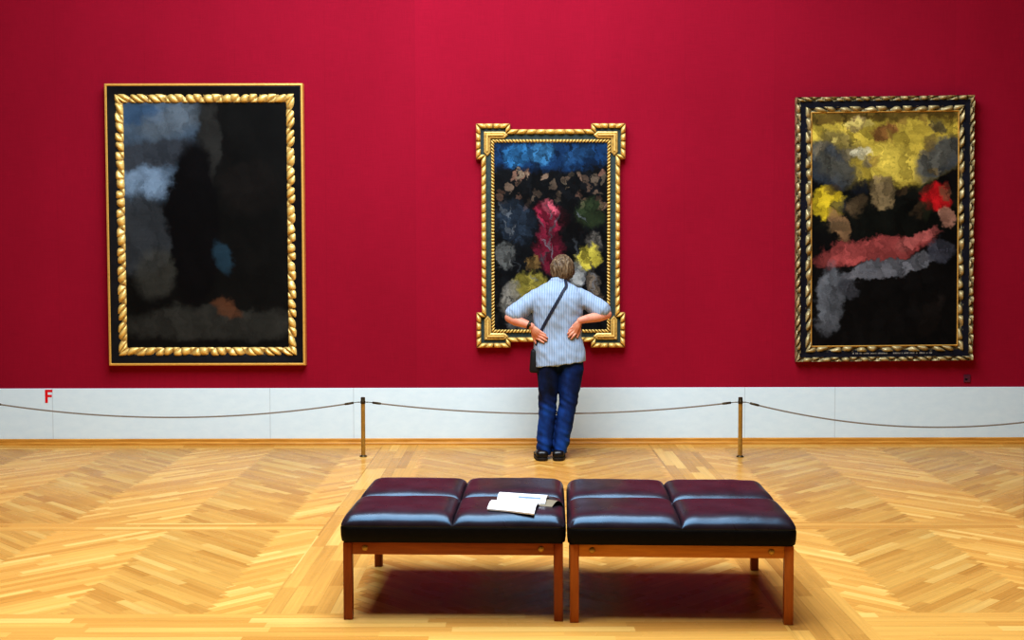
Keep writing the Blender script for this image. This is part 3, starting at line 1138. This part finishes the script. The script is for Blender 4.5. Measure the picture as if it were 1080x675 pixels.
def page(xf, y0, y1, hfun, th, W_, n=18, mx=2):
    bm = bmesh.new()
    top, bot = [], []
    for j in range(n + 1):
        t = j / n
        y = y0 + (y1 - y0) * t
        sh = xf(t)
        top.append([bm.verts.new((sh + W_ * k / mx, y, hfun(t) + th)) for k in range(mx + 1)])
        bot.append([bm.verts.new((sh + W_ * k / mx, y, hfun(t))) for k in range(mx + 1)])
    for j in range(n):
        for k in range(mx):
            bm.faces.new((top[j][k], top[j][k + 1], top[j + 1][k + 1], top[j + 1][k]))
            bm.faces.new((bot[j][k + 1], bot[j][k], bot[j + 1][k], bot[j + 1][k + 1]))
        bm.faces.new((bot[j][0], top[j][0], top[j + 1][0], bot[j + 1][0]))
        bm.faces.new((top[j][mx], bot[j][mx], bot[j + 1][mx], top[j + 1][mx]))
    bm.faces.new(bot[0] + list(reversed(top[0])))
    bm.faces.new(top[n] + list(reversed(bot[n])))
    bmesh.ops.recalc_face_normals(bm, faces=bm.faces)
    return bm


shear = -.030
obj('page', rest(page(lambda t: shear * t, 0, PD, lambda t: .002 + .014 * math.sin(PI * min(1, t * 1.05)) ** .8 - .004 * t, .007, BW)), M['paper'], bk, smooth=True, auto=50)
obj('page', rest(page(lambda t: shear + .016 + shear * t, PD, 2 * PD - .01, lambda t: -.001 + .022 * math.sin(PI * (t ** .75)) ** .9, .010, BW + .012)), M['paper'], bk, smooth=True, auto=50)
obj('cover', rest(page(lambda t: .0 + .015 * t, .16, .31, lambda t: -.002 + .020 * math.sin(PI * t), .0025, BW + .035)), M['tan_card'], bk, smooth=True, auto=50, label='tan card cover edge sticking out')
bm = bmesh.new()
pg2 = lambda t: -.001 + .022 * math.sin(PI * (t ** .75)) ** .9 + .0112
vv = []
for t in (.10, .15, .20):
    y = PD + (PD - .01) * t
    vv.append([bm.verts.new((.085 - .02 * t, y, pg2(t))), bm.verts.new((.195 - .02 * t, y, pg2(t)))])
for p_, q_ in zip(vv, vv[1:]):
    bm.faces.new((p_[0], p_[1], q_[1], q_[0]))
obj('printed_bar', rest(bm), M['grey_print'], bk, label='blue-grey printed bar')

# ------------------------------------------------------------------ the man
YC = -0.775          # torso axis
ROOT = Vector((0.355, -0.80, 0.0))


def mp(px, py, y=YC): return atY(px, py, y)


def eshape(c, rx, ry, n=28, pw=2.4):
    out_ = []
    for k in range(n):
        a = 2 * PI * k / n
        ca, sa = math.cos(a), math.sin(a)
        out_.append(Vector((c.x + math.copysign(abs(ca) ** (2 / pw), ca) * rx, c.y + math.copysign(abs(sa) ** (2 / pw), sa) * ry, c.z)))
    return out_


TORSO = [  # pixel row, left, right, half depth, y shift
    (386.0, 563.2, 618.4, .142, -.005), (380, 563.0, 618.0, .141, -.005), (370, 563.0, 616.6, .134, -.005),
    (358, 563.0, 614.2, .120, .0), (346, 562.6, 613.2, .116, .002), (334, 561.8, 614.2, .122, .0),
    (322, 560.6, 616.2, .126, -.002), (314, 560.6, 617.0, .120, .0), (308.5, 562.4, 615.4, .108, .006),
    (304.5, 566.0, 611.0, .094, .014), (301.0, 571.5, 606.0, .080, .02), (298.0, 577.0, 601.0, .068, .026), (295.5, 580.0, 599.0, .062, .03)]


def torso_rings(shrink=0.0, rows=TORSO):
    rings = []
    for py, l, r, hd, ys in rows:
        a_, b_ = mp(l, py), mp(r, py)
        c_ = (a_ + b_) / 2; c_.y += ys
        rg = eshape(c_, max(.02, (b_.x - a_.x) / 2 - shrink), max(.02, hd - shrink))
        tl = max(0.0, min(1.0, (py - 352) / 34)) * .115     # the hem rises to the right
        for p_ in rg:
            p_.z += tl * (p_.x - c_.x) + tl * .14
        rings.append(rg)
    return rings


# joints
shL, shR = mp(566, 313.5, YC + .01), mp(612.5, 313, YC + .01)
elL, elR = mp(537.5, 335.0, YC - .045), mp(640, 331.5, YC - .045)
wrL, wrR = mp(560.6, 344.2, YC - .100), mp(611.8, 338.2, YC - .118)

# shirt ------------------------------------------------------
bm = bmesh.new()
loft(bm, torso_rings())
for sh, el, sg in ((shL, elL, -1), (shR, elR, 1)):
    d = el - sh
    base = sh - d * .18
    hem = sh + d * .80
    stube(bm, [base, sh, sh + d * .4, hem - d * .01], [.055, .070, .074, .078], 22, 4)
    # flat-ended cuff
    t_ = d.normalized(); u_ = t_.orthogonal().normalized(); v_ = t_.cross(u_)
    rings = [[p + (u_ * math.cos(a) + v_ * math.sin(a)) * r for a in [2 * PI * k / 24 for k in range(24)]]
             for p, r in ((sh + d * .45, .073), (sh + d * .7, .077), (sh + d * .875, .079))]
    loft(bm, rings)


def fold_shirt(b):
    for v in b.verts:
        p = v.co
        zrel = (1.40 - p.z) / .65
        a_ = max(0.0, min(1.0, zrel))
        n1 = noise.noise(Vector((p.x * 13, p.y * 7, p.z * 3.6)))
        n2 = noise.noise(Vector((p.x * 24 + p.z * 16, p.y * 12, p.z * 9 - p.x * 14)))
        am = (.004 + .008 * a_)
        # sagging folds round the arm pits
        v.co += v.normal * (n1 * am + n2 * .0075)


shirt_me = fuse(bm, .0075, 4, fold_shirt)
tb = bmesh.new(); tb.from_mesh(shirt_me)
bvh = BVHTree.FromBMesh(tb); tb.free()


def onback(px, py, off=.012):
    d = ray(px, py).normalized()
    h = bvh.ray_cast(CAM, d)
    if h[0] is None:
        return mp(px, py, YC - .06)
    return h[0] + Vector((0, -off, 0))


# body -------------------------------------------------------
bm = bmesh.new()
loft(bm, torso_rings(.022, TORSO[1:-1]))
neck0, neck1 = mp(590, 303, YC + .02), mp(592.3, 288, YC + .055)
stube(bm, [neck0, neck0.lerp(neck1, .5), neck1], [.066, .058, .056], 20, 4)
HC = mp(593.2, 284.6, YC + .065)                    # head centre
HR = Matrix.Rotation(math.radians(-14), 3, 'X') @ Matrix.Rotation(math.radians(-6), 3, 'Z')


def hp(x, y, z): return HC + HR @ Vector((x, y, z))


b2m = bmesh.new()
bmesh.ops.create_uvsphere(b2m, u_segments=36, v_segments=26, radius=1.0)
for v in b2m.verts:
    x, y, z = v.co
    w_ = 1.0 - (.30 * max(0, -z) ** 1.5 if z < 0 else 0)
    yy = y
    if z < 0 and y > 0:
        yy = y * (1 - .10 * (-z))
    if z < -.3 and y < 0:
        yy = y * (1 + .55 * (z + .3))
    v.co = Vector((x * .076 * w_, yy * .096 + (.012 * -z if z < 0 else 0), z * .114))
    v.co = HC + HR @ v.co
# face features
ell(b2m, hp(0, .100, -.018), (.013, .016, .012), HR, 12, 10)     # nose tip
tube(b2m, [hp(0, .082, .030), hp(0, .092, .006), hp(0, .101, -.014)], [.011, .010, .011], 10)
for sx in (-1, 1):
    ell(b2m, hp(sx * .010, .096, -.022), (.008, .008, .007), HR, 10, 8)
    ell(b2m, hp(sx * .030, .080, .026), (.026, .013, .009), HR, 12, 8)   # brows
    ell(b2m, hp(sx * .040, .074, -.020), (.022, .014, .016), HR, 12, 8)  # cheekbones
    ell(b2m, hp(sx * .079, -.004, -.008), (.008, .020, .032), HR @ Matrix.Rotation(.15 * sx, 3, 'Z'), 12, 10)   # ears
    ell(b2m, hp(sx * .085, -.010, .004), (.005, .017, .020), HR, 10, 8)
ell(b2m, hp(0, .060, -.062), (.046, .032, .044), HR, 16, 12)      # jaw
ell(b2m, hp(0, .094, -.050), (.022, .009, .0055), HR, 12, 8)      # upper lip
ell(b2m, hp(0, .092, -.062), (.019, .010, .006), HR, 12, 8)      # lower lip
ell(b2m, hp(0, .070, -.092), (.026, .020, .018), HR, 12, 8)      # chin
me_t = bpy.data.meshes.new('t'); b2m.to_mesh(me_t); b2m.free()
bm.from_mesh(me_t); bpy.data.meshes.remove(me_t)

for sh, el, wr in ((shL, elL, wrL), (shR, elR, wrR)):
    stube(bm, [sh, sh.lerp(el, .5), el.lerp(sh, .12), el], [.052, .047, .042, .040], 18, 5)
    q = el.lerp(wr, .3); q.z -= .004
    stube(bm, [el, q, el.lerp(wr, .7), wr], [.041, .043, .035, .027], 18, 5)

# hands: palm + four unequal fingers + thumb, lying against the back
HANDS = [
    # wrist, knuckles px (index..little), finger tips px (index..little), thumb px
    (wrL, [(565.6, 356.6), (567.4, 354.2), (568.8, 351.8), (569.6, 349.6)],
     [(573.6, 361.2), (576.4, 359.2), (577.2, 356.2), (575.6, 353.0)], [(562.0, 350.0), (562.6, 355.6), (565.2, 361.6)]),
    (wrR, [(607.2, 351.6), (605.4, 349.4), (604.3, 346.8), (604.2, 344.2)],
     [(602.2, 357.4), (599.6, 355.4), (598.6, 352.2), (599.6, 348.8)], [(611.2, 344.6), (610.6, 350.0), (608.6, 355.6)]),
]
for wr, kn, tp, th in HANDS:
    K = [onback(*p, off=.017) for p in kn]
    T = [onback(*p, off=.009) for p in tp]
    for i, k_ in enumerate(K):
        stube(bm, [wr + (k_ - wr) * .02, wr.lerp(k_, .55) + Vector((0, -.006, 0)), k_], [.019, .0165, .0125], 12, 4)
    for i, (k_, t_) in enumerate(zip(K, T)):
        r0 = (.0098, .0102, .0096, .0086)[i]
        d = t_ - k_
        j1 = k_ + d * .42 + Vector((0, -.011, .002))
        j2 = k_ + d * .75 + Vector((0, -.007, 0))
        stube(bm, [k_, j1, j2, t_], [r0 + .001, r0, r0 * .92, r0 * .8], 12, 4)
    tt = [onback(*p, off=.012) for p in th]
    tt[0] = wr.lerp(tt[0], .6)
    tt[2].y += .004
    stube(bm, tt, [.0165, .0125, .0098], 12, 4)

# legs
def leg_rows(rows, y=YC):
    return [((mp(l, py, y) + mp(r, py, y)) / 2, (mp(r, py, y).x - mp(l, py, y).x) / 2) for py, l, r in rows]


LEG_L = [(374, 567.5, 591), (381, 566.5, 590.5), (390, 566.2, 590), (400, 566.8, 589.5), (410, 567.3, 588.3), (420, 567.8, 587.2), (430, 568.0, 586.6), (440, 567.6, 585.4), (450, 566.8, 584.2), (460, 566.0, 583.2), (470, 565.5, 582.2), (478.5, 565.4, 580.6)]
LEG_R = [(374, 588, 613.5), (381, 588.5, 615), (390, 588.8, 615.6), (400, 588.9, 613.6), (410, 589.4, 611.6), (420, 589.4, 609.6), (430, 588.6, 607.4), (440, 586.8, 605.2), (450, 584.8, 603.4), (460, 583.6, 601.0), (470, 583.0, 598.8), (477.0, 582.8, 596.6)]
# y of the leg axis: hips over the arches
def legy(i, n): return YC + (-.005 if i < 4 else -.012 - .02 * (i - 4) / (n - 4))


for rows in (LEG_L, LEG_R):
    pr = leg_rows(rows)
    pts, rr = [], []
    for i, (c_, r_) in enumerate(pr):
        pts.append(Vector((c_.x, legy(i, len(pr)), c_.z))); rr.append(max(.034, r_ * .72 - .004 * max(0, i - 6)))
    stube(bm, pts, rr, 18, 3)
    ft = pts[-1]
    stube(bm, [Vector((ft.x, ft.y - .03, .05)), Vector((ft.x, ft.y + .05, .045)), Vector((ft.x, ft.y + .14, .032))], [.032, .034, .026], 14, 4)
body_me = fuse(bm, .0040, 3)
for v in body_me.vertices:
    v.co -= ROOT
person = obj('person', body_me, M['skin'], None, ROOT, smooth=True)
tag(person, 'man seen from behind in striped blue shirt and jeans, hands on hips', 'person')


def worn(name, me, m, parent=None, shift=True, **kw):
    if isinstance(me, bmesh.types.BMesh):
        for v in me.verts:
            v.co -= ROOT
    elif shift:
        for v in me.vertices:
            v.co -= ROOT
    return obj(name, me, m, parent or person, smooth=True, **kw)


shirt = worn('shirt', shirt_me, M['shirt'], label='pale blue short-sleeved shirt with fine white stripes')
# stand collar
bm = bmesh.new()
cc = (mp(580, 297) + mp(599.5, 297)) / 2; cc.y += .030
rings = []
for z, rx, ry, dy in ((-.030, .080, .070, 0), (.0, .076, .068, .0), (.022, .070, .064, .004), (.024, .066, .060, .004), (.0, .068, .060, 0), (-.03, .07, .06, 0)):
    rings.append([Vector((cc.x + rx * math.cos(a), cc.y + dy + ry * math.sin(a), cc.z + z - .012 * math.sin(a))) for a in [2 * PI * k / 32 for k in range(32)]])
loft(bm, rings, cap=False)
bmesh.ops.recalc_face_normals(bm, faces=bm.faces)
worn('collar', bm, M['shirt'], shirt, auto=60)

# jeans
bm = bmesh.new()
for rows in (LEG_L, LEG_R):
    pr = leg_rows(rows)
    rings = []
    for i, (c_, r_) in enumerate(pr):
        c2_ = Vector((c_.x, legy(i, len(pr)), c_.z))
        hd = (.100, .108, .112, .108, .100, .094, .089, .086, .084, .084, .086, .088)[i]
        rings.append(eshape(c2_, r_, hd, 24, 2.2))
    rings.reverse()
    loft(bm, rings)


def fold_jeans(b):
    for v in b.verts:
        p = v.co
        lo = max(0, 1 - abs(p.z - .12) / .16)
        kn = max(0, 1 - abs(p.z - .47) / .12)
        a_ = .003 + .007 * lo + .006 * kn
        n1 = noise.noise(Vector((p.x * 9, p.y * 9, p.z * 24 + p.x * 12)))
        n2 = noise.noise(Vector((p.x * 20, p.y * 14, p.z * 7)))
        v.co += v.normal * (n1 * a_ * 1.15 + n2 * .005)


jeans_me = fuse(bm, .0065, 3, fold_jeans)
worn('jeans', jeans_me, M['jeans'], label='dark blue denim jeans')

# hair: shaggy cap
bm = bmesh.new()
bmesh.ops.create_uvsphere(bm, u_segments=110, v_segments=70, radius=1.0)
dele = []
for v in bm.verts:
    x, y, z = v.co
    ang = math.atan2(x, -y)                          # 0 = back of the head
    lim = -.98 if abs(ang) < 1.0 else (-.98 + (abs(ang) - 1.0) * .85)
    lim += .10 * noise.noise(Vector((ang * 5, 1.3, 0)))
    front = y > .55 and z < .35
    if z < lim or front or (abs(ang) > 1.75 and z < .30):
        dele.append(v)
    w_ = 1.0 - (.10 * max(0, -z) ** 2)
    lock = noise.noise(Vector((ang * 6.0 + z * 1.3, z * 1.6, 2.0))) * .11 + noise.noise(Vector((ang * 17.0 + z * 3, z * 2.5, 5.0))) * .075
    lock *= min(1.0, 1.25 - z)
    k_ = 1.0 + lock
    flare = .012 * max(0, -z)
    v.co = Vector((x * (.098 + flare) * w_ * k_, y * (.114) * k_ - .004, z * .124 * (1 + lock * .5) + .004))
    v.co = HC + HR @ v.co
bmesh.ops.delete(bm, geom=dele, context='VERTS')
ret = bmesh.ops.solidify(bm, geom=bm.faces[:], thickness=.016)
worn('hair', bm, M['hair'], label='tousled brown and grey collar-length hair')
for sx in (-1, 1):
    bm = bmesh.new(); ell(bm, hp(sx * .032, .080, .008), (.012, .010, .010), HR, 14, 10)
    ey = worn('eye', bm, M['eye'])
    bm = bmesh.new(); ell(bm, hp(sx * .032, .0895, .007), (.0052, .003, .0052), HR, 12, 8)
    worn('iris', bm, M['shoe'], ey)

# shoes
for (l, r, by) in ((565.2, 578.9, 486.6), (581.9, 595.2, 486.6)):
    a_, b_ = onfloor(l, by), onfloor(r, by)
    cx_ = (a_.x + b_.x) / 2; hw = (b_.x - a_.x) / 2; y0 = a_.y
    toe = .012 * (-1 if l < 575 else 1)
    bm = bmesh.new(); rings = []
    for t, wd, z0_, z1_ in ((0.0, .55, .028, .060), (.03, .86, .024, .076), (.12, 1.0, .022, .082), (.25, .98, .022, .088), (.40, .92, .022, .084), (.55, .98, .022, .066), (.72, 1.06, .022, .054), (.88, .96, .022, .046), (.97, .66, .023, .038), (1.0, .3, .026, .032)):
        yy = y0 + .012 + .272 * t
        rings.append([Vector((cx_ + toe * t * 2 + hw * .96 * wd * math.copysign(abs(math.cos(q)) ** .75, math.cos(q)), yy, (z0_ + z1_) / 2 + (z1_ - z0_) / 2 * math.copysign(abs(math.sin(q)) ** .8, math.sin(q)))) for q in [2 * PI * k / 20 for k in range(20)]])
    rings = [list(reversed(r_)) for r_ in rings]
    loft(bm, rings)
    bmesh.ops.recalc_face_normals(bm, faces=bm.faces)
    shoe = worn('shoe', bm, M['shoe'], auto=60)
    bm = bmesh.new(); rings = []
    for z in (0, .003, .020, .026):
        g = -.003 if z in (0,) else (0 if z < .02 else .0)
        R = []
        for k in range(40):
            q = 2 * PI * k / 40
            t = .5 + .5 * math.sin(q)
            wd = 1.0 if t < .35 else (.92 if t < .5 else 1.02)
            x = math.copysign(abs(math.cos(q)) ** .55, math.cos(q)) * (hw + g) * wd
            R.append(Vector((cx_ + toe * t * 2 + x, y0 + .142 + (.146 + g) * math.copysign(abs(math.sin(q)) ** .8, math.sin(q)), z)))
        rings.append(R)
    loft(bm, rings)
    worn('sole', bm, M['sole'], shoe, auto=50, label='dark rubber sole')

# watch on the left wrist
wd_ = (wrL - elL).normalized()
wc = elL.lerp(wrL, .90)
u_ = wd_.orthogonal().normalized(); v_ = wd_.cross(u_)
bm = bmesh.new()
rings = [[wc + wd_ * o_ + (u_ * math.cos(a) + v_ * math.sin(a)) * r_ for a in [2 * PI * k / 24 for k in range(24)]] for o_, r_ in ((-.010, .030), (-.009, .034), (.009, .0335), (.010, .029))]
loft(bm, rings)
wt = worn('wristwatch', bm, M['bag'], auto=50, label='dark wristwatch on the left wrist')
bm = bmesh.new(); ell(bm, wc + Vector((0, -.033, .006)), (.013, .006, .013), None, 14, 10)
worn('watch_case', bm, M['brass_dark'], wt)

# shoulder bag: strap over the right shoulder, bag at the left hip
bagc = mp(566.5, 380.5, -0.745)
bm = bmesh.new(); box(bm, -.055, .055, -.095, .095, -.095, .095, .018, 3)
bag = obj('shoulder_bag', bm, M['bag'], None, bagc, smooth=True, auto=40)
bag.rotation_euler = (0, math.radians(4), math.radians(-4))
tag(bag, 'small black shoulder bag hanging at the man\'s left hip', 'bag')
strap = []
bk_pts = [(597.4, 301.6), (594.8, 306), (590, 314.5), (584.8, 323.5), (579.6, 332.6), (575.2, 340.5), (571.4, 347.6), (568.2, 354.5), (565.6, 362)]
back = [onback(*p, off=.004) for p in bk_pts]
top = back[0]
fr = []
for t in (0.12, .3, .5, .7, .9):
    x = top.x + (bagc.x - .0 - top.x) * t; z = top.z - .02 + (bagc.z + .09 - top.z) * t
    h = bvh.ray_cast(Vector((x, 1.0, z)), Vector((0, -1, 0)))
    fr.append((h[0] + Vector((0, .005, 0))) if h[0] is not None else Vector((x, YC + .12, z)))
crest = []
for f_ in (.25, .5, .75):
    p = top.lerp(fr[0], f_)
    h = bvh.ray_cast(Vector((p.x, p.y, 2.0)), Vector((0, 0, -1)))
    crest.append(h[0] + Vector((0, 0, .005)) if h[0] is not None else p)
path = list(reversed(fr)) + list(reversed(crest)) + back + [bagc + Vector((-.01, -.075, .085))]
path = [bagc + Vector((-.01, .08, .085))] + path
P_, _ = smooth_path(path, [1] * len(path), 5)
bm = bmesh.new()
rows_ = []
for i, p in enumerate(P_):
    tdir = (P_[min(i + 1, len(P_) - 1)] - P_[max(i - 1, 0)]).normalized()
    h = bvh.find_nearest(p)
    nrm = h[1] if h[1] is not None else Vector((0, -1, 0))
    if nrm.dot(p - Vector((h[0]))) < 0:
        nrm = nrm
    sd = tdir.cross(nrm).normalized()
    nn = sd.cross(tdir).normalized()
    rows_.append([p + sd * .0125 + nn * .0015, p - sd * .0125 + nn * .0015, p - sd * .0125 - nn * .003, p + sd * .0125 - nn * .003])
loft(bm, rows_)
bmesh.ops.recalc_face_normals(bm, faces=bm.faces)
inv = (Matrix.Translation(bagc) @ bag.rotation_euler.to_matrix().to_4x4()).inverted()
for v in bm.verts:
    v.co = inv @ v.co
obj('strap', bm, M['strap'], bag, smooth=False, label='narrow navy strap running over the right shoulder')
